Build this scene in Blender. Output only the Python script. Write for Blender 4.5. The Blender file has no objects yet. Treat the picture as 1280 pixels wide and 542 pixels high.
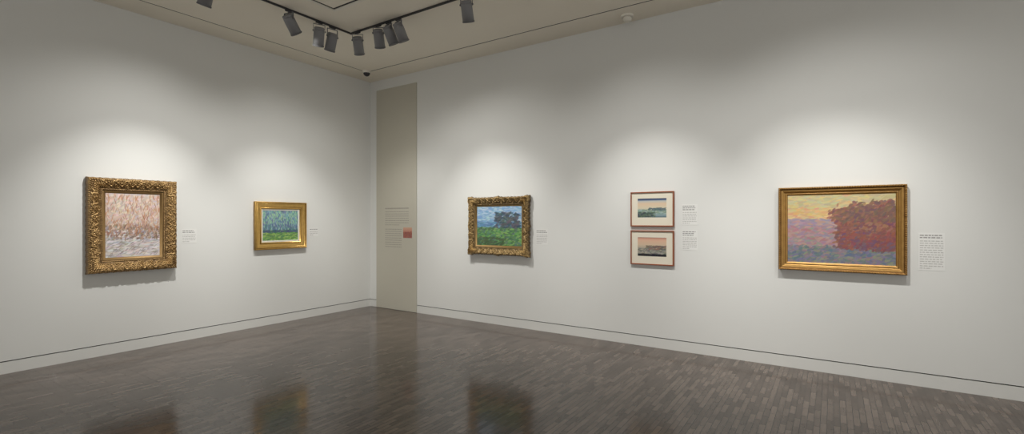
import bpy, bmesh, math, random
import numpy as np
from mathutils import Vector, Matrix, noise
random.seed(7)
scene = bpy.context.scene
C = scene.collection
PI = math.pi
try:
    scene.view_settings.view_transform = 'Standard'
    scene.view_settings.look = 'None'
    scene.view_settings.exposure = 0
except Exception: pass

# ------------------------------------------------------------------ camera
F = 604.0; CX, CY, CZ = 7.164, -6.036, 1.6; TH = math.asin(0.5527); HOR = 274.5
RT = (math.cos(TH), math.sin(TH)); FW = (-math.sin(TH), math.cos(TH))
cam = bpy.data.cameras.new('camera'); cam.sensor_width = 36; cam.lens = F/1280*36
cam.shift_y = (HOR-271)/1280; cam.clip_start = 0.05; cam.clip_end = 100
co = bpy.data.objects.new('camera', cam); C.objects.link(co)
co.location = (CX, CY, CZ); co.rotation_euler = (PI/2, 0, TH); scene.camera = co
def ray(px):
    k = (px-640)/F
    return FW[0]+k*RT[0], FW[1]+k*RT[1]
def hitR(px, d=0):      # on the plane y=-d : x, depth
    a, b = ray(px); t = (-d-CY)/b; return CX+a*t, t
def hitL(px, d=0):      # on the plane x=d : y, depth
    a, b = ray(px); t = (d-CX)/a; return CY+b*t, t
def box_on(wall, x0, x1, yt, yb, d=0):
    h = hitR if wall == 'R' else hitL
    a, _ = h(x0, d); b, _ = h(x1, d); _, t = h((x0+x1)/2, d)
    zt = CZ-(yt-HOR)/F*t; zb = CZ-(yb-HOR)/F*t
    return (a+b)/2, (zt+zb)/2, abs(b-a), zt-zb
CH = 4.15

# ------------------------------------------------------------------ materials
def mat(name, rgb, rough=.6, metal=0.0, bump=0.0, bscale=60, var=0.0, vscale=4, spec=.5, emit=0):
    m = bpy.data.materials.new(name); m.use_nodes = True
    nt = m.node_tree; p = nt.nodes['Principled BSDF']
    p.inputs['Base Color'].default_value = (*rgb, 1)
    p.inputs['Roughness'].default_value = rough; p.inputs['Metallic'].default_value = metal
    p.inputs['Specular IOR Level'].default_value = spec
    if emit:
        p.inputs['Emission Color'].default_value = (1, .93, .8, 1); p.inputs['Emission Strength'].default_value = emit
    tc = nt.nodes.new('ShaderNodeTexCoord')
    n = nt.nodes.new('ShaderNodeTexNoise'); n.inputs['Scale'].default_value = vscale; n.inputs['Detail'].default_value = 4
    nt.links.new(tc.outputs['Object'], n.inputs['Vector'])
    r = nt.nodes.new('ShaderNodeMixRGB'); nt.links.new(n.outputs['Fac'], r.inputs['Fac'])
    r.inputs['Color1'].default_value = (*[max(0, v*(1-var)) for v in rgb], 1)
    r.inputs['Color2'].default_value = (*[min(1, v*(1+var)) for v in rgb], 1)
    nt.links.new(r.outputs[0], p.inputs['Base Color'])
    if bump:
        n2 = nt.nodes.new('ShaderNodeTexNoise'); n2.inputs['Scale'].default_value = bscale; n2.inputs['Detail'].default_value = 3
        nt.links.new(tc.outputs['Object'], n2.inputs['Vector'])
        b = nt.nodes.new('ShaderNodeBump'); b.inputs['Strength'].default_value = bump; b.inputs['Distance'].default_value = .004
        nt.links.new(n2.outputs['Fac'], b.inputs['Height']); nt.links.new(b.outputs[0], p.inputs['Normal'])
    return m
M_wall = mat('wall_paint', (.745, .747, .72), .75, bump=.12, bscale=140, var=.012, vscale=1.2, spec=.25)
M_base = mat('baseboard_paint', (.73, .73, .70), .5, var=.01)
M_ceil = mat('ceiling_paint', (.86, .81, .70), .85, bump=.08, bscale=90, var=.015, spec=.2)
M_gap_shade = mat('gap_shade', (.02, .019, .017), .9)  # near-black colour put in as the shade inside reveal and slots
M_tan = mat('tan_panel_paint', (.525, .50, .42), .75, bump=.08, bscale=140, var=.015, spec=.25)
M_card = mat('card_white', (.79, .79, .765), .6)
M_ink = mat('grey_ink', (.32, .31, .30), .7)
M_ink2 = mat('pale_ink', (.50, .49, .47), .7)
M_ink3 = mat('tan_ink', (.32, .30, .26), .7)
M_track = mat('track_black', (.03, .03, .032), .5)
M_sil = mat('lamp_grey', (.23, .23, .235), .6, .1, var=.04)
M_sild = mat('lamp_dark', (.15, .15, .155), .55, .1)
M_lens = mat('lamp_lens', (.8, .75, .65), .2, emit=4)
M_plas = mat('plastic_offwhite', (.80, .77, .68), .5)
M_dome = mat('smoked_dome', (.03, .03, .035), .08)
M_redwood = mat('reddish_wood', (.28, .085, .035), .4, var=.2, vscale=25)
M_mat = mat('mat_board', (.76, .705, .58), .8, var=.02)
M_mat2 = mat('white_mat', (.74, .71, .62), .8, var=.02)

def gold(name, hi, lo, rough=.38, metal=.65):  # lo is shade painted into the recesses via relief, hi the raised gilding
    m = bpy.data.materials.new(name); m.use_nodes = True
    nt = m.node_tree; p = nt.nodes['Principled BSDF']
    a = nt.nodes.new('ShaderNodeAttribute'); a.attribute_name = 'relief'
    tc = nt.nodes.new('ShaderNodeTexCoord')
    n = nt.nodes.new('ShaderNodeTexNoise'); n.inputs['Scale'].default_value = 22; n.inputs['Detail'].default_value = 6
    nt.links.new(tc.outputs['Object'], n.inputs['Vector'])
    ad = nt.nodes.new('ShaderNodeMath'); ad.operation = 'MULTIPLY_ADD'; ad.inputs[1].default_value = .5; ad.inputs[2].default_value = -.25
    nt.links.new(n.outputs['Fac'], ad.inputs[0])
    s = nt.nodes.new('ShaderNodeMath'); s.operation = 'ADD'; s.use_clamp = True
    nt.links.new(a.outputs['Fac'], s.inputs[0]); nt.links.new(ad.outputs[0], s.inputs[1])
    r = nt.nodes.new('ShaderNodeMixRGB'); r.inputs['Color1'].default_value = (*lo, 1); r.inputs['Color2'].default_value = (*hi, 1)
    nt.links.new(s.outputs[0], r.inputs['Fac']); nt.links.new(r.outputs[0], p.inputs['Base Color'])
    p.inputs['Roughness'].default_value = rough; p.inputs['Metallic'].default_value = metal
    b = nt.nodes.new('ShaderNodeBump'); b.inputs['Strength'].default_value = .25; b.inputs['Distance'].default_value = .003
    n2 = nt.nodes.new('ShaderNodeTexNoise'); n2.inputs['Scale'].default_value = 160
    nt.links.new(tc.outputs['Object'], n2.inputs['Vector'])
    nt.links.new(n2.outputs['Fac'], b.inputs['Height']); nt.links.new(b.outputs[0], p.inputs['Normal'])
    return m
G1 = gold('aged_gilding_shaded', (.60, .39, .16), (.09, .045, .017), .42, .5)
G1b = gold('aged_gilding_liner', (.36, .23, .09), (.22, .13, .05), .55, .5)
G2 = gold('bright_gilding', (.70, .44, .13), (.22, .12, .03), .33, .7)
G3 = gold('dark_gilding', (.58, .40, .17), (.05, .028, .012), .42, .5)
G3b = gold('dark_gilding_liner', (.34, .22, .08), (.20, .12, .04), .55, .5)
G4 = gold('amber_gilding', (.58, .34, .10), (.16, .075, .018), .38, .6)

def paint_mat(name):
    m = bpy.data.materials.new(name); m.use_nodes = True
    nt = m.node_tree; p = nt.nodes['Principled BSDF']
    a = nt.nodes.new('ShaderNodeAttribute'); a.attribute_name = 'paint'
    nt.links.new(a.outputs['Color'], p.inputs['Base Color']); p.inputs['Roughness'].default_value = .55
    p.inputs['Specular IOR Level'].default_value = .3
    tc = nt.nodes.new('ShaderNodeTexCoord')
    n = nt.nodes.new('ShaderNodeTexNoise'); n.inputs['Scale'].default_value = 90; n.inputs['Detail'].default_value = 3
    nt.links.new(tc.outputs['Object'], n.inputs['Vector'])
    b = nt.nodes.new('ShaderNodeBump'); b.inputs['Strength'].default_value = .35; b.inputs['Distance'].default_value = .003
    nt.links.new(n.outputs['Fac'], b.inputs['Height']); nt.links.new(b.outputs[0], p.inputs['Normal'])
    return m
M_oil = paint_mat('oil_paint'); M_print = paint_mat('printed_ink')

def floor_mat():
    m = bpy.data.materials.new('dark_strip_parquet'); m.use_nodes = True
    nt = m.node_tree; p = nt.nodes['Principled BSDF']; L = nt.links.new
    tc = nt.nodes.new('ShaderNodeTexCoord')
    mp = nt.nodes.new('ShaderNodeMapping'); mp.inputs['Rotation'].default_value = (0, 0, PI/2)
    L(tc.outputs['Object'], mp.inputs['Vector'])
    br = nt.nodes.new('ShaderNodeTexBrick'); br.offset = .5
    br.inputs['Scale'].default_value = 1; br.inputs['Brick Width'].default_value = .19; br.inputs['Row Height'].default_value = .044
    br.inputs['Mortar Size'].default_value = .0021; br.inputs['Mortar Smooth'].default_value = .2; br.inputs['Bias'].default_value = 0
    br.inputs['Color1'].default_value = (.064, .047, .037, 1); br.inputs['Color2'].default_value = (.142, .108, .088, 1)
    br.inputs['Mortar'].default_value = (.016, .012, .010, 1)
    L(mp.outputs[0], br.inputs['Vector'])
    mp2 = nt.nodes.new('ShaderNodeMapping'); mp2.inputs['Scale'].default_value = (70, 8, 1)
    L(tc.outputs['Object'], mp2.inputs['Vector'])
    n = nt.nodes.new('ShaderNodeTexNoise'); n.inputs['Scale'].default_value = 1; n.inputs['Detail'].default_value = 5
    L(mp2.outputs[0], n.inputs['Vector'])
    cr = nt.nodes.new('ShaderNodeMapRange'); cr.inputs['To Min'].default_value = .74; cr.inputs['To Max'].default_value = 1.26
    L(n.outputs['Fac'], cr.inputs['Value'])
    mx = nt.nodes.new('ShaderNodeMixRGB'); mx.blend_type = 'MULTIPLY'; mx.inputs['Fac'].default_value = 1
    L(br.outputs['Color'], mx.inputs['Color1']); L(cr.outputs[0], mx.inputs['Color2']); L(mx.outputs[0], p.inputs['Base Color'])
    # gloss differs from strip to strip
    sp = nt.nodes.new('ShaderNodeRGBToBW'); L(br.outputs['Color'], sp.inputs[0])
    rr = nt.nodes.new('ShaderNodeMapRange'); rr.inputs['From Min'].default_value = .01; rr.inputs['From Max'].default_value = .115
    rr.inputs['To Min'].default_value = .23; rr.inputs['To Max'].default_value = .10
    L(sp.outputs[0], rr.inputs['Value']); L(rr.outputs[0], p.inputs['Roughness'])
    b = nt.nodes.new('ShaderNodeBump'); b.inputs['Strength'].default_value = .6; b.inputs['Distance'].default_value = .002; b.invert = True
    L(br.outputs['Fac'], b.inputs['Height']); L(b.outputs[0], p.inputs['Normal'])
    p.inputs['Specular IOR Level'].default_value = .40
    return m
M_floor = floor_mat()

# ------------------------------------------------------------------ helpers
def obj(name, bm, m, parent=None, smooth=False, **kw):
    me = bpy.data.meshes.new(name); bm.normal_update(); bm.to_mesh(me); bm.free()
    me.materials.append(m)
    if smooth:
        for p in me.polygons: p.use_smooth = True
    o = bpy.data.objects.new(name, me); C.objects.link(o)
    if parent: o.parent = parent
    for k, v in kw.items(): o[k] = v
    return o
def bx(bm, x0, x1, y0, y1, z0, z1):
    vs = [bm.verts.new(p) for p in ((x0,y0,z0),(x1,y0,z0),(x1,y1,z0),(x0,y1,z0),(x0,y0,z1),(x1,y0,z1),(x1,y1,z1),(x0,y1,z1))]
    for f in ((0,3,2,1),(4,5,6,7),(0,1,5,4),(1,2,6,5),(2,3,7,6),(3,0,4,7)): bm.faces.new([vs[i] for i in f])
    return bm
def bevel(bm, w, seg=2):
    bmesh.ops.bevel(bm, geom=bm.edges[:], offset=w, segments=seg, profile=.5, affect='EDGES'); return bm
def lathe(bm, prof, n=40, mtx=None):
    rings = []
    for r, z in prof:
        if r < 1e-5: rings.append([bm.verts.new((0,0,z))])
        else: rings.append([bm.verts.new((r*math.cos(2*PI*i/n), r*math.sin(2*PI*i/n), z)) for i in range(n)])
    for a, b in zip(rings, rings[1:]):
        for i in range(n):
            j = (i+1) % n
            if len(a) == 1 and len(b) == 1: continue
            if len(a) == 1: bm.faces.new((a[0], b[j], b[i]))
            elif len(b) == 1: bm.faces.new((a[i], a[j], b[0]))
            else: bm.faces.new((a[i], a[j], b[j], b[i]))
    if mtx: bmesh.ops.transform(bm, matrix=mtx, verts=bm.verts[:])
    bmesh.ops.recalc_face_normals(bm, faces=bm.faces[:])
    return bm
def thing(name, label, cat, loc, rot=(0,0,0), group=None):
    o = bpy.data.objects.new(name, None); C.objects.link(o); o.empty_display_size = .1
    o.location = loc; o.rotation_euler = rot; o['label'] = label; o['category'] = cat
    if group: o['group'] = group
    return o
def struct(name, bm, m): return obj(name, bm, m, kind='structure')
def onwall(name, label, cat, wall, a, z, group=None, gap=.0005):
    if wall == 'R': return thing(name, label, cat, (a, -gap, z), (PI/2, 0, 0), group)
    return thing(name, label, cat, (gap, a, z), (PI/2, 0, PI/2), group)

# ------------------------------------------------------------------ the room
XE, YE = 12.5, -11.0
struct('floor', bx(bmesh.new(), -.1, XE, YE, .1, -.1, 0), M_floor)
BH, RH = .122, .133
struct('wall_left', bx(bmesh.new(), -.1, 0, YE, 0, RH, CH), M_wall)
struct('wall_right', bx(bmesh.new(), -.1, XE, 0, .1, RH, CH), M_wall)
struct('baseboard_left', bx(bmesh.new(), -.1, 0, YE, 0, 0, BH), M_base)
struct('baseboard_right', bx(bmesh.new(), -.1, XE, 0, .1, 0, BH), M_base)
bm = bx(bmesh.new(), -.1, -.015, YE, .015, BH, RH); bx(bm, -.015, XE, .015, .1, BH, RH)
struct('trim_1', bm, M_gap_shade)  # recessed backing, coloured dark for the shade in the baseboard reveal
S0, SW = .445, .022
S1, SW1 = 2.12, .03
bm = bmesh.new()
bx(bm, -.1, S0, YE, .1, CH, CH+.12)
bx(bm, S0, XE, -S0, .1, CH, CH+.12)
bx(bm, S0+SW, S1, YE, -S0-SW, CH, CH+.12)
bx(bm, S1, XE, -S1-.22, -S0-SW, CH, CH+.12)
bx(bm, S1+SW1, XE, YE, -S1-.22-SW1, CH, CH+.12)
struct('ceiling', bm, M_ceil)
bm = bx(bmesh.new(), S0, S0+SW, YE, -S0, CH+.003, CH+.12); bx(bm, S0+SW, XE, -S0-SW, -S0, CH+.003, CH+.12)
struct('slot_shade_2', bm, M_gap_shade)  # dark fill almost flush with the ceiling, painted shade of the slot
yy = -S1-.22
bm = bx(bmesh.new(), S1, S1+SW1, YE, yy, CH+.003, CH+.12); bx(bm, S1+SW1, XE, yy-SW1, yy, CH+.003, CH+.12)
struct('slot_shade_3', bm, M_gap_shade)  # inner slot filled the same way, its shade put in as colour
bm = bx(bmesh.new(), S1-.035, S1, YE, yy+.035, CH-.006, CH); bx(bm, S1, XE, yy, yy+.035, CH-.006, CH)
struct('trim_4', bm, M_plas)

# ------------------------------------------------------------------ painter (colour dabs on a fine grid)
class Paint:
    def __init__(s, w, h, seed, stops):
        s.w, s.h = w, h; s.r = np.random.RandomState(seed)
        v = np.linspace(0, 1, h)
        vs = [a for a, _ in stops]; col = np.array([c for _, c in stops], float)
        s.a = np.stack([np.interp(v, vs, col[:, k]) for k in range(3)], 1)[:, None, :].repeat(w, 1)
    def dabs(s, n, u, v, cols, L, W, ang=0, aj=.25, cj=8, al=.8, mask=None):
        r = s.r; cols = np.array(cols, float)
        for _ in range(n):
            cu = r.uniform(*u); cv = r.uniform(*v)
            if mask and not mask(cu, cv): continue
            c = cols[r.randint(len(cols))]+r.uniform(-cj, cj, 3)
            s.dab(cu, cv, L*r.uniform(.6, 1.3), W*r.uniform(.7, 1.3), ang+r.uniform(-aj, aj), c, al)
    def dab(s, cu, cv, L, W, th, c, al=.9):
        x, y = cu*(s.w-1), cv*(s.h-1); L *= s.w; W *= s.w; R = int(max(L, W))+2
        x0, x1 = max(0, int(x)-R), min(s.w, int(x)+R+1); y0, y1 = max(0, int(y)-R), min(s.h, int(y)+R+1)
        if x0 >= x1 or y0 >= y1: return
        X, Y = np.meshgrid(np.arange(x0, x1)-x, np.arange(y0, y1)-y)
        p = X*math.cos(th)+Y*math.sin(th); q = -X*math.sin(th)+Y*math.cos(th)
        d = (p/L)**2+(q/W)**2
        k = (np.clip(1.3-d, 0, .5)/.5*al)[..., None]
        s.a[y0:y1, x0:x1] = s.a[y0:y1, x0:x1]*(1-k)+np.array(c)*k
    def build(s, name, W, H, z, m, parent, thick=.004, **kw):
        w, h = s.w, s.h
        X, Y = np.meshgrid(np.linspace(-W/2, W/2, w), np.linspace(-H/2, H/2, h))
        co_ = np.stack([X, Y, np.full_like(X, z)], -1).reshape(-1, 3)
        i = np.arange(w*h).reshape(h, w)
        q = np.stack([i[:-1, :-1], i[:-1, 1:], i[1:, 1:], i[1:, :-1]], -1).reshape(-1, 4)
        me = bpy.data.meshes.new(name); me.from_pydata(co_.tolist(), [], q.tolist())
        a = np.clip(s.a, 0, 255)/255; a = np.where(a <= .04045, a/12.92, ((a+.055)/1.055)**2.4)
        ca = me.color_attributes.new('paint', 'FLOAT_COLOR', 'POINT')
        ca.data.foreach_set('color', np.concatenate([a, np.ones((h, w, 1))], -1).astype(np.float32).ravel())
        me.materials.append(m); o = bpy.data.objects.new(name, me); C.objects.link(o); o.parent = parent
        for k, v in kw.items(): o[k] = v
        return o

# ------------------------------------------------------------------ frame mouldings
def sweep(W, H, prof, P, step, orn=None, relief0=.7, rel_fn=None):
    """prof: (inset, height) polyline; returns an object mesh ring with mitred corners"""
    pr = np.array(prof, float); seg = np.hypot(*np.diff(pr, axis=0).T); cum = np.r_[0, np.cumsum(seg)]
    tt = np.unique(np.r_[np.linspace(0, cum[-1], P), cum])
    S = np.interp(tt, cum, pr[:, 0]); N = np.interp(tt, cum, pr[:, 1]); P = len(tt)
    sides = [((-1,-1),(1,-1)), ((1,-1),(1,1)), ((1,1),(-1,1)), ((-1,1),(-1,-1))]
    verts = []; rel = []; rows = 0
    for si, (c0, c1) in enumerate(sides):
        ln = W if si % 2 == 0 else H
        n = max(2, int(ln/step)) if orn else 1
        for k in range(n):
            f = k/n; rows += 1
            dl = (f-.5)*ln                      # signed distance from the middle of the side
            ce = ln/2-abs(dl)                   # distance from the nearer corner
            for s, nn in zip(S, N):
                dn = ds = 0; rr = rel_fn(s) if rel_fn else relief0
                if orn: dn, ds, rr = orn(s, dl, ce, ln)
                s2 = s+ds
                ax, ay = c0[0]*(W/2-s2), c0[1]*(H/2-s2); bx_, by = c1[0]*(W/2-s2), c1[1]*(H/2-s2)
                verts.append((ax+(bx_-ax)*f, ay+(by-ay)*f, max(0, nn+dn))); rel.append(rr)
    faces = []
    for i in range(rows):
        j = (i+1) % rows
        for p in range(P-1): faces.append((i*P+p, j*P+p, j*P+p+1, i*P+p+1))
    me = bpy.data.meshes.new('frame'); me.from_pydata(verts, [], faces)
    at = me.attributes.new('relief', 'FLOAT', 'POINT'); at.data.foreach_set('value', np.array(rel, np.float32))
    return me
def addmesh(name, me, m, parent, smooth=True, **kw):
    me.name = name; me.materials.append(m)
    if smooth:
        for p in me.polygons: p.use_smooth = True
    o = bpy.data.objects.new(name, me); C.objects.link(o); o.parent = parent
    for k, v in kw.items(): o[k] = v
    return o
def g(x, c, w): return math.exp(-((x-c)/w)**2)

def scroll(per, w, amp, cornerw, edge, seed=0, swell=0):
    """carved foliage scrolls running along a moulding of width w, with leaf-tip edge and bead row"""
    def f(s, l, ce, ln):
        q = s/w                                  # 0 outer .. 1 inner
        n = max(1, round(ln/per)); p = ln/n
        ph = (abs(l)/p) % 1.0                    # mirrored about the middle of each side
        x = (ph-.5)*2
        band = max(0, min(1, q*8))*max(0, min(1, (.92-q)*9))
        yc = .46+.20*math.sin(2*PI*ph)            # the running stem
        h = .75*g(q, yc, .06)
        for cx_, cy_, sg in ((-.5, .26, 1), (.5, .66, -1)):
            dx, dy = (x-cx_)*p/2/w, (q-cy_)
            r = math.hypot(dx, dy); a = math.atan2(dy*sg, dx)
            spir = .5+.5*math.cos(a+r*52)
            h = max(h, 1.1*spir*max(0, 1-r/.30))
            h += .30*(.5+.5*math.cos(a*9))*g(r, .24, .07)
        h += .28*(.5+.5*noise.noise(Vector((abs(l)*110+seed, s*110, seed))))
        if cornerw:
            cw = max(0, 1-ce/cornerw)
            fan = .5+.4*math.cos(ce/cornerw*PI*9)*math.cos(q*17)+.3*math.cos(q*11)
            k = min(1, cw*2.2); h = h*(1-k)+k*fan*(1+(.5 if swell else 0))
        h = max(0, h)*band
        if q <= .17:                              # small upright leaf tips along the outer edge
            b = (l/.024) % 1.0-.5
            h = max(h, (1-abs(b)*1.7)*g(q, .09, .06)*.7)
        if .88 < q <= 1.0:
            b = (l/.019) % 1.0-.5; c = (q-.94)/.06
            h = max(0, math.sqrt(max(0, 1-(b*2)**2*.9-c*c*.9)))*.45
        ds = 0
        if q < .2 and edge:
            ds = edge*(.5-.5*math.cos(2*PI*ph*2))
            if swell: ds -= swell*(g(ce, cornerw*.35, cornerw*.5)+.8*g(l, 0, .05))   # swelling corners and centres
            ds *= (1-q/.2)
        return amp*h, ds, min(1, .10+.85*h)  # last value: relief, painting the carved hollows darker as if shaded
    return f

def fluted(s, l, ce, ln):       # small ribs on the outer bead only; r paints shade into the grooves
    dn = 0; r = .62
    if s < .020: dn = .0022*math.sin(l*2*PI/.022); r = .35+.25*math.sin(l*2*PI/.022)
    elif .020 <= s < .030: r = .1
    elif .062 < s < .068: r = .15
    elif s > .080: r = .3
    return dn, 0, r

# ---- 1 : upright painting on the left wall, carved frame
a, z, W, H = box_on('L', 108, 221, 223.3, 339.2, .06)
t1 = onwall('framed_painting', 'upright pale winter-toned painting in heavy carved gold frame, leftmost work', 'painting', 'L', a, z)
fw = .150
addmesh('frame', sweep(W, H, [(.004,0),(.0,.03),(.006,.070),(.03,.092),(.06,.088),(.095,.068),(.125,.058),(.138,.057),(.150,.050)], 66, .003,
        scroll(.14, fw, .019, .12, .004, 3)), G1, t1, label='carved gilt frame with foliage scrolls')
addmesh('liner', sweep(W-2*fw, H-2*fw, [(-.004,.0),(-.004,.044),(.004,.050),(.012,.047),(.026,.030),(.032,.030),(.032,.0)], 14, 1, None, .6), G1b, t1, label='plain gilt inner slip')
cw, chh = W-2*fw-.064, H-2*fw-.064
A = Paint(190, 230, 1, [(0,(190,184,182)),(.2,(215,208,204)),(.38,(186,170,158)),(.5,(200,178,160)),(.75,(216,196,182)),(1,(202,190,186))])
A.dabs(700, (0,1), (.45,1), [(220,200,186),(210,184,166),(200,188,190),(226,206,192),(194,176,168)], .045, .016, .6, .8)
A.dabs(500, (0,1), (0,.42), [(226,221,220),(206,203,208),(186,180,184),(216,204,196)], .06, .016, .1, .3)
A.dabs(300, (0,1), (.28,.50), [(146,120,104),(166,142,122),(128,106,96),(186,160,142),(158,152,156)], .03, .013, .9, .9)
A.dabs(330, (0,1), (.36,.97), [(184,126,90),(196,144,110),(160,112,88),(180,156,144)], .05, .007, PI/2, .6, al=.6)
A.dabs(120, (0,1), (.02,.28), [(150,140,135),(165,152,142)], .04, .008, .3, .6, al=.6)
A.build('canvas', cw, chh, .030, M_oil, t1, label='pale canvas of peach and lilac strokes')

# ---- 2 : small landscape-format painting, left wall
a, z, W, H = box_on('L', 318.5, 383, 252.3, 311, .04)
t2 = onwall('framed_painting', 'small green and blue painting in flat bright gold frame, nearest the corner on left wall', 'painting', 'L', a, z)
def r2(s):  # low values paint shade into the grooves, high ones lighten the ridge
    if s < .006: return .5
    if .017 < s < .027: return .05
    if .027 <= s < .034: return .95
    if .082 < s < .090: return .05
    return .8
addmesh('frame', sweep(W, H, [(.003,0),(.0,.040),(.004,.054),(.010,.058),(.017,.054),(.020,.044),(.027,.044),(.029,.049),(.034,.049),(.037,.044),(.060,.040),(.082,.030),(.084,.026),(.090,.026),(.092,.034),(.100,.036),(.106,.030),(.110,.024),(.110,.0)], 40, 1, None, .8, r2), G2, t2, label='wide stepped gilt frame')
mw, mh = W-.22, H-.22
mt = sweep(mw+.004, mh+.004, [(0,.0),(0,.020),(.022,.020),(.026,.014)], 5, 1, None)
addmesh('mat', mt, M_mat2, t2, smooth=False, label='white mat')
A = Paint(200, 150, 2, [(0,(106,145,85)),(.30,(128,168,100)),(.33,(90,125,122)),(.6,(120,155,172)),(1,(130,168,190))])
A.dabs(600, (0,1), (.34,1), [(114,146,172),(140,178,182),(100,144,150),(156,190,170),(118,124,162)], .03, .012, PI/2, .4)
A.dabs(220, (0,1), (.36,.98), [(92,98,142),(98,114,150),(80,124,118)], .05, .009, PI/2, .2, al=.65)
A.dabs(160, (0,1), (.55,.98), [(165,198,160),(140,185,155)], .035, .011, PI/2, .4)
A.dabs(350, (0,1), (0,.32), [(100,146,80),(140,178,94),(172,192,116),(88,126,90)], .045, .014, 0, .15)
A.dabs(140, (0,1), (.27,.35), [(74,106,106),(82,92,126)], .035, .011, 0, .1)
A.build('canvas', mw-.044, mh-.044, .013, M_oil, t2, label='canvas of green and blue bands')

# ---- 3 : carved frame on right wall, blue and green
a, z, W, H = box_on('R', 586, 661.5, 245.5, 319, .05)
t3 = onwall('framed_painting', 'blue and green painting in carved dark gold frame, right of tan text panel', 'painting', 'R', a, z)
fw = .122
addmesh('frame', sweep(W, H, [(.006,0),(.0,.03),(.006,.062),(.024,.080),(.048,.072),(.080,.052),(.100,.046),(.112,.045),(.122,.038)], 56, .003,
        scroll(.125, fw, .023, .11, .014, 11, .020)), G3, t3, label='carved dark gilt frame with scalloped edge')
addmesh('liner', sweep(W-2*fw, H-2*fw, [(-.004,.0),(-.004,.036),(.003,.042),(.010,.038),(.022,.024),(.026,.024),(.026,.0)], 12, 1, None, .6), G3b, t3, label='gilt inner slip')
A = Paint(230, 190, 3, [(0,(84,122,76)),(.40,(105,152,105)),(.46,(110,148,165)),(.6,(128,165,196)),(.7,(150,182,206)),(1,(168,193,212))])
A.dabs(420, (0,1), (.5,1), [(152,184,212),(130,168,204),(180,200,214),(118,156,194)], .045, .014, 0, .3)
A.dabs(220, (0,1), (.44,.6), [(98,140,174),(114,158,188),(90,124,160)], .045, .013, 0, .1)
A.dabs(800, (0,1), (0,.46), [(84,132,82),(108,158,90),(76,108,74),(132,168,104),(92,116,112)], .035, .014, .15, .5)
A.dabs(80, (.0,.6), (0,.2), [(70,92,68),(84,104,72)], .045, .014, .3, .5)
A.dabs(150, (.42,.94), (.46,.84), [(70,82,88),(84,98,94),(104,98,106),(60,78,92)], .05, .02, .2, .9, al=.6)
A.build('canvas', W-2*fw-.05, H-2*fw-.05, .024, M_oil, t3, label='canvas of blue above green')

# ---- 4 : large gold-framed painting, right wall
a, z, W, H = box_on('R', 973, 1134.5, 232.2, 340.3, .05)
t4 = onwall('framed_painting', 'large sunset-coloured painting with rust patch in ribbed gold frame, rightmost work', 'painting', 'R', a, z)
addmesh('frame', sweep(W, H, [(.004,0),(.0,.045),(.004,.062),(.012,.068),(.020,.060),(.024,.052),(.030,.050),(.040,.050),(.055,.034),(.062,.030),(.066,.034),(.072,.034),(.080,.026),(.090,.020),(.090,.0)], 44, .0035, fluted), G4, t4, label='stepped gilt frame with a ribbed outer bead')
A = Paint(300, 210, 4, [(0,(118,122,132)),(.18,(140,132,150)),(.42,(172,144,152)),(.55,(186,160,154)),(.62,(205,166,138)),(.8,(218,184,126)),(1,(208,192,140))])
A.dabs(1000, (0,1), (.58,1), [(216,180,120),(210,168,118),(202,186,138),(220,190,136),(206,158,128)], .036, .010, .1, .35)
A.dabs(400, (0,1), (.82,1), [(192,186,146),(208,188,134),(184,172,136)], .036, .010, .1, .35)
A.dabs(350, (0,.8), (.50,.64), [(160,142,158),(170,150,158),(186,150,142),(142,138,158)], .034, .010, 0, .25)
A.dabs(1200, (0,1), (.14,.54), [(176,138,144),(160,134,152),(150,142,158),(182,150,144),(150,150,134),(168,126,130)], .030, .010, .1, .5)
A.dabs(900, (0,1), (0,.24), [(112,126,126),(126,124,146),(104,116,136),(140,144,124),(150,126,134)], .028, .010, .2, .6)
def mass(u, v):
    n1 = noise.noise(Vector((u*4, v*4, 3)))+.3*noise.noise(Vector((u*22, v*22, 7)))
    return A.r.rand() < (u-.44+.10*n1)*7 and A.r.rand() < (.90-v+.12*n1)*6 and v > .22+.05*n1
A.dabs(2600, (.40,1), (.15,.96), [(140,92,82),(154,104,88),(128,84,84),(164,116,98),(120,88,96)], .026, .011, .5, .9, mask=mass)
A.dabs(400, (.45,1), (.60,.90), [(126,98,84),(140,106,88),(116,90,92)], .026, .010, .5, .8, mask=mass)
A.dabs(260, (.48,1), (.2,.45), [(150,88,80),(134,84,88),(118,92,110)], .024, .010, .5, .8, mask=mass)
A.build('canvas', W-.175, H-.175, .022, M_oil, t4, label='canvas in orange, lilac and rust strokes')

# ---- prints
def fprint(yt, yb, label, painter, plabel):
    a, z, W, H = box_on('R', 788, 842.2, yt, yb, .03)
    t = onwall('framed_print', label, 'print', 'R', a, z, None)
    addmesh('frame', sweep(W, H, [(.0,0),(.0,.028),(.002,.031),(.013,.031),(.015,.028),(.015,.0)], 10, 1, None), M_redwood, t, smooth=False, label='thin reddish wooden frame')
    iw, ih = W*.665, H*.545; oz = .015 if plabel[0] == 'l' else .01
    mm = bmesh.new()
    w2, h2 = W/2-.014, H/2-.014
    for r in ((-w2, w2, ih/2+oz, h2), (-w2, w2, -h2, -ih/2+oz), (-w2, -iw/2, -ih/2+oz, ih/2+oz), (iw/2, w2, -ih/2+oz, ih/2+oz)): bx(mm, r[0], r[1], r[2], r[3], .014, .018)
    obj('mat', mm, M_mat, t, label='cream mat')
    o = painter.build('print', iw+.002, ih+.002, .015, M_print, t, label=plabel[1:]); o.location.y = oz
    return t
A = Paint(170, 110, 5, [(0,(85,105,115)),(.10,(126,150,156)),(.30,(172,182,168)),(.5,(212,200,174)),(.72,(218,192,162)),(.86,(188,188,184)),(.93,(70,88,122)),(1,(45,55,90))])
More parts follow.
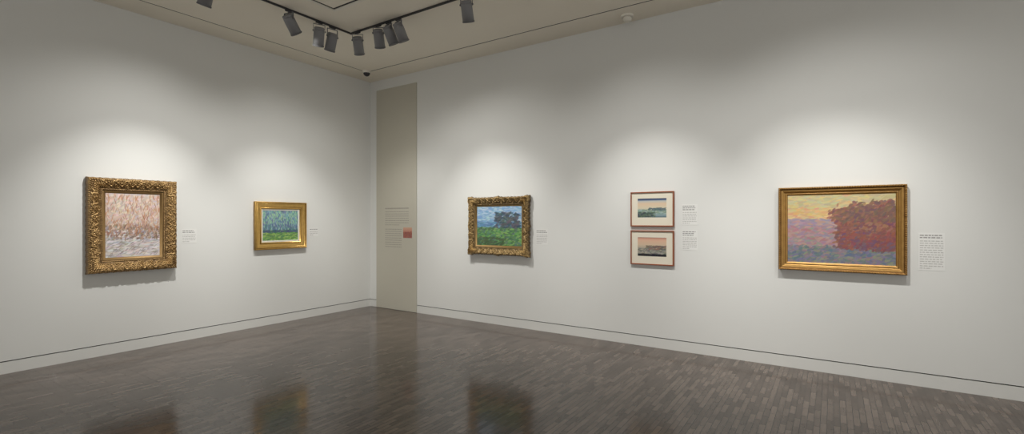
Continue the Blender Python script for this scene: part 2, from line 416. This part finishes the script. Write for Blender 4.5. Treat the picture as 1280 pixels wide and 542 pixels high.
A.dabs(200, (0,1), (.18,.42), [(105,135,130),(136,155,136),(160,178,178)], .05, .012, 0, .08, cj=6)
A.dabs(120, (0,.6), (0,.28), [(76,94,86),(98,118,96),(66,76,84)], .05, .016, .1, .3)
A.dabs(60, (.4,.95), (.38,.50), [(90,108,112)], .05, .012, 0, .1)
fprint(239.3, 283, 'thin red-framed print with dark blue top band, upper of the pair', A, 'lmuted blue and peach landscape-format print')
A = Paint(170, 110, 6, [(0,(46,46,50)),(.1,(64,62,64)),(.16,(150,148,140)),(.4,(168,160,146)),(.6,(208,184,158)),(.85,(216,176,150)),(1,(196,138,122))])
A.dabs(180, (0,1), (.12,.42), [(118,120,112),(150,148,136),(98,102,102),(176,168,150)], .05, .012, 0, .15)
A.dabs(110, (.3,.95), (.36,.56), [(92,90,88),(120,114,104),(140,116,102)], .05, .014, .1, .2)
A.dabs(60, (0,1), (0,.12), [(40,40,44)], .06, .015, 0, .1)
fprint(287.8, 331.2, 'thin red-framed print with peach sky and black bottom edge, lower of the pair', A, 'mpeach and charcoal landscape-format print')

# ------------------------------------------------------------------ wall labels : card with lines too small to read
def words(bm, x0, x1, y, h, rnd, z0=.0012, last=1.0):
    x = x0; e = x0+(x1-x0)*last
    while x < e-.004:
        w = min(rnd.uniform(.012, .034), e-x)
        bx(bm, x, x+w, y-h/2, y+h/2, z0, z0+.0004); x += w+.006
def label(wall, x0, x1, yt, yb, text, heads, lines, seed):
    a, z, W, H = box_on(wall, x0, x1, yt, yb)
    t = onwall('wall_label', text, 'label', wall, a, z)
    obj('card', bevel(bx(bmesh.new(), -W/2, W/2, -H/2, H/2, 0, .0012), .0003, 1), M_card, t)
    rnd = random.Random(seed); n = heads+lines; p = (H-.02)/(n+.6)
    b1, b2 = bmesh.new(), bmesh.new(); y = H/2-.012-p*.5
    for i in range(heads): words(b1, -W/2+.01, W/2-.01, y, p*.5, rnd, last=rnd.uniform(.8, 1)); y -= p
    y -= p*.5
    for i in range(lines):
        words(b2, -W/2+.01, W/2-.01, y, p*.40, rnd, last=1 if i < lines-1 else .5); y -= p
    obj('heading_text', b1, M_ink, t); obj('body_text', b2, M_ink2, t)
label('L', 227, 245.5, 286, 303.5, 'white text card beside the heavy carved frame on the left wall', 2, 5, 1)
label('L', 386.5, 397.5, 284.5, 295, 'tiny white text card beside the flat bright gold frame near the corner', 1, 3, 2)
label('R', 670, 685, 286, 306, 'white text card right of the carved dark gold frame', 2, 6, 3)
label('R', 852.3, 872, 255, 281, 'white text card beside the upper red-framed print', 3, 7, 4)
label('R', 852.3, 872, 287, 312.5, 'white text card beside the lower red-framed print', 3, 7, 5)
label('R', 1148, 1181, 291, 338, 'largest white text card, right of the sunset-coloured painting', 2, 13, 6)

# ------------------------------------------------------------------ tan text panel
x0, _ = hitR(470.5, .015); x1, _ = hitR(520.5, .015)
tw = x1-x0; zt = 3.965; zb = .004
tp = thing('text_panel', 'tall tan wall panel printed with introductory text, next to the corner', 'panel', ((x0+x1)/2, -.0005, zb), (PI/2, 0, 0))
obj('board', bevel(bx(bmesh.new(), -tw/2, tw/2, 0, zt-zb, 0, .015), .001, 1), M_tan, tp)
def PZ(px, py):
    x, t = hitR(px, .016); return x-(x0+x1)/2, CZ-(py-HOR)/F*t-zb
rnd = random.Random(9); b1 = bmesh.new(); b2 = bmesh.new()
xa, ya = PZ(481.5, 260.5); xb, _ = PZ(511, 260); words(b1, xa, xb, ya, .022, rnd, .0152)
_, y1 = PZ(490, 264.5); _, y2 = PZ(490, 308); xi, _ = PZ(503, 290); n = 17
for i in range(n):
    y = y1+(y2-y1)*i/(n-1)
    if i == 7: continue
    _, yq = PZ(490, 282); e = xb if y > yq else xi-.02
    if i == 6: e = xa+(xb-xa)*.6
    words(b2, xa, e, y, .012, rnd, .0152)
obj('heading_text', b1, M_ink3, tp); obj('body_text', b2, M_ink3, tp)
p0 = PZ(504, 284); p1 = PZ(515, 297.5)
A = Paint(40, 44, 8, [(0,(160,108,100)),(.5,(150,84,74)),(.6,(190,134,116)),(1,(204,166,140))])
A.dabs(90, (0,1), (0,.6), [(150,84,76),(138,92,94),(164,104,86)], .06, .03, .6, .6)
o = A.build('inset_picture', p1[0]-p0[0], p0[1]-p1[1], .0156, M_print, tp, label='small reddish inset picture')
o.location = ((p0[0]+p1[0])/2, (p0[1]+p1[1])/2, 0)

# ------------------------------------------------------------------ ceiling track and spotlights
TX, TY, TZ = 1.68, -1.75, CH-.018
tr = thing('lighting_track', 'black L-shaped lighting track fixed to the ceiling', 'track', (TX, TY, CH))
def rail(l, horizontal):
    bm = bmesh.new()
    for s in (-1, 1): bx(bm, .014, l, s*.008-.004, s*.008+.004, -.018, 0)
    bx(bm, .014, l, -.004, .004, -.008, 0)
    if not horizontal: bmesh.ops.rotate(bm, cent=(0,0,0), matrix=Matrix.Rotation(-PI/2, 3, 'Z'), verts=bm.verts[:])
    return bm
obj('rail', rail(7.0, True), M_track, tr); obj('rail', rail(7.0, False), M_track, tr)
obj('corner_connector', bevel(bx(bmesh.new(), -.014, .014, -.014, .014, -.019, 0), .002, 1), M_track, tr)

def lamps(parent, loc, rot, power):
    # a gallery reflector: a soft beam inside a wider spill
    for pw, sz in ((power*.80, 66), (power*.24, 118)):
        L = bpy.data.lights.new('spot_lamp', 'SPOT'); L.energy = pw; L.spot_size = math.radians(sz); L.spot_blend = 1
        L.shadow_soft_size = .014; L.color = (1, .985, .95)
        o = bpy.data.objects.new('spot_lamp', L); C.objects.link(o); o.location = loc
        if parent: o.parent = parent
        if rot: o.rotation_euler = rot
def make_spot(label, px, leg, target, power, drop=.0):
    if leg == 'L': y, _ = hitL(px, TX); base = Vector((TX, y, TZ))
    else: x, _ = hitR(px, -TY); base = Vector((x, TY, TZ))
    root = thing('track_spotlight', label, 'spotlight', base, group=None)
    if leg == 'L': root.rotation_euler = (0, 0, PI/2)
    Rinv = Matrix.Rotation(-PI/2 if leg == 'L' else 0, 3, 'Z')
    obj('adapter', bevel(bx(bmesh.new(), -.045, .045, -.013, .013, -.018, 0), .003), M_track, root)
    obj('stem', lathe(bmesh.new(), [(0,-.017),(.010,-.017),(.010,-.024),(.013,-.026),(.013,-.029),(0,-.029)], 20), M_sild, root, smooth=True)
    P0 = .100+drop; R0 = .069
    piv = Vector((0, 0, -P0))
    d = (Vector(target)-(base+piv)).normalized(); dl = Rinv @ d
    q = dl.to_track_quat('-Z', 'Y')
    yaw = math.atan2(dl.y, dl.x)
    bm = bmesh.new()
    bx(bm, -.010, .010, -R0, R0, -.031, -.028)
    for s in (-1, 1): bx(bm, -.010, .010, s*R0-.0018, s*R0+.0018, -P0-.012, -.028)
    bmesh.ops.rotate(bm, cent=(0,0,0), matrix=Matrix.Rotation(yaw, 3, 'Z'), verts=bm.verts[:])
    yk = obj('yoke', bm, M_sild, root)
    for s in (-1, 1):
        kb = lathe(bmesh.new(), [(0,-.005),(.010,-.005),(.010,.005),(0,.005)], 20, Matrix.Rotation(PI/2, 4, 'X'))
        c_ = Matrix.Rotation(yaw, 3, 'Z') @ Vector((0, s*(R0+.005), 0))
        bmesh.ops.rotate(kb, cent=(0,0,0), matrix=Matrix.Rotation(yaw, 3, 'Z'), verts=kb.verts[:])
        k_ = obj('pivot_knob', kb, M_sild, yk, smooth=False); k_.location = c_+piv
    prof = [(0,.046),(.052,.046),(.059,.042),(.062,.035),(.062,.022),(.059,.020),(.059,.014),(.062,.012),(.065,-.02),(.066,-.180),(.060,-.180),(.058,-.12),(.0,-.115)]
    hs = obj('housing', lathe(bmesh.new(), prof, 44), M_sil, root, smooth=False)
    hs.rotation_mode = 'QUATERNION'; hs.rotation_quaternion = q; hs.location = piv
    for p in hs.data.polygons: p.use_smooth = abs(p.normal.z) < .3
    obj('bezel', lathe(bmesh.new(), [(.0662,-.171),(.069,-.171),(.070,-.175),(.070,-.185),(.067,-.188),(.060,-.186),(.060,-.179)], 44), M_sild, hs, smooth=True)
    obj('lens', lathe(bmesh.new(), [(0,-.124),(.044,-.126),(.054,-.132)], 32), M_lens, hs)
    lamps(hs, (0, 0, -.165), None, power)
    return root
AZ = .42
make_spot('grey track spotlight at the far left, almost cut off by the top edge', 260, 'L', (0, -3.68, AZ), 330, drop=-.008)
make_spot('grey spotlight tilted to the right, on left arm of track away from the others', 361, 'L', (1.2, 0, .7), 40)
make_spot('grey spotlight left of the close pair just left of the track corner', 399, 'L', (0, -1.4, AZ), 50, drop=.015)
make_spot('grey spotlight right of the close pair just left of the track corner', 415.5, 'L', (0, -1.75, AZ), 175, drop=.025)
make_spot('upright grey spotlight hanging right at the track corner', 447, 'R', (.55, 0, AZ), 45, drop=.01)
make_spot('left-tilted grey spotlight, leftmost of the trio right of the track corner', 473, 'R', (1.0, 0, AZ), 40)
make_spot('grey spotlight in the middle of the trio right of the track corner', 485.5, 'R', (2.8, 0, AZ), 60)
make_spot('right-tilted grey spotlight, rightmost of the trio right of the track corner', 498, 'R', (3.0, 0, AZ), 200)
make_spot('lone upright grey spotlight hanging from right arm of track at top edge', 583, 'R', (3.0, 0, AZ), 40, drop=-.008)

def bare_spot(loc, target, power):
    lamps(None, loc, (Vector(target)-Vector(loc)).to_track_quat('-Z', 'Y').to_euler(), power)
bare_spot((5.2, TY, 3.85), (5.3, 0, AZ), 245)
bare_spot((6.95, TY, 3.85), (7.15, 0, AZ), 250)
bare_spot((7.9, TY, 3.85), (7.5, 0, AZ), 90)

# ------------------------------------------------------------------ ceiling devices
sc = thing('security_camera', 'small dark dome camera on the ceiling above the room corner', 'camera', (S0+.06, -S0-.06, CH))
obj('base', lathe(bmesh.new(), [(0,0),(.070,0),(.072,-.006),(.070,-.030),(.062,-.036),(0,-.036)], 40), M_plas, sc, smooth=False)
obj('dome', lathe(bmesh.new(), [(.056,-.036)]+[(.056*math.cos(a_), -.036-.056*math.sin(a_)) for a_ in [i*PI/20 for i in range(1, 10)]]+[(0,-.092)], 40), M_dome, sc, smooth=True)
sd = thing('smoke_detector', 'round off-white smoke detector on the ceiling above the right wall', 'smoke detector', (5.03, -.22, CH))
obj('base', lathe(bmesh.new(), [(0,0),(.078,0),(.080,-.004),(.080,-.024),(.070,-.030),(0,-.030)], 48), M_plas, sd)
obj('cover', lathe(bmesh.new(), [(0,-.030),(.046,-.030),(.046,-.042),(.056,-.045),(.054,-.066),(.042,-.080),(0,-.083)], 48), M_plas, sd)

# ------------------------------------------------------------------ world
w = bpy.data.worlds.new('World'); scene.world = w; w.use_nodes = True
bg = w.node_tree.nodes['Background']; bg.inputs[0].default_value = (1, .99, .96, 1); bg.inputs[1].default_value = .80
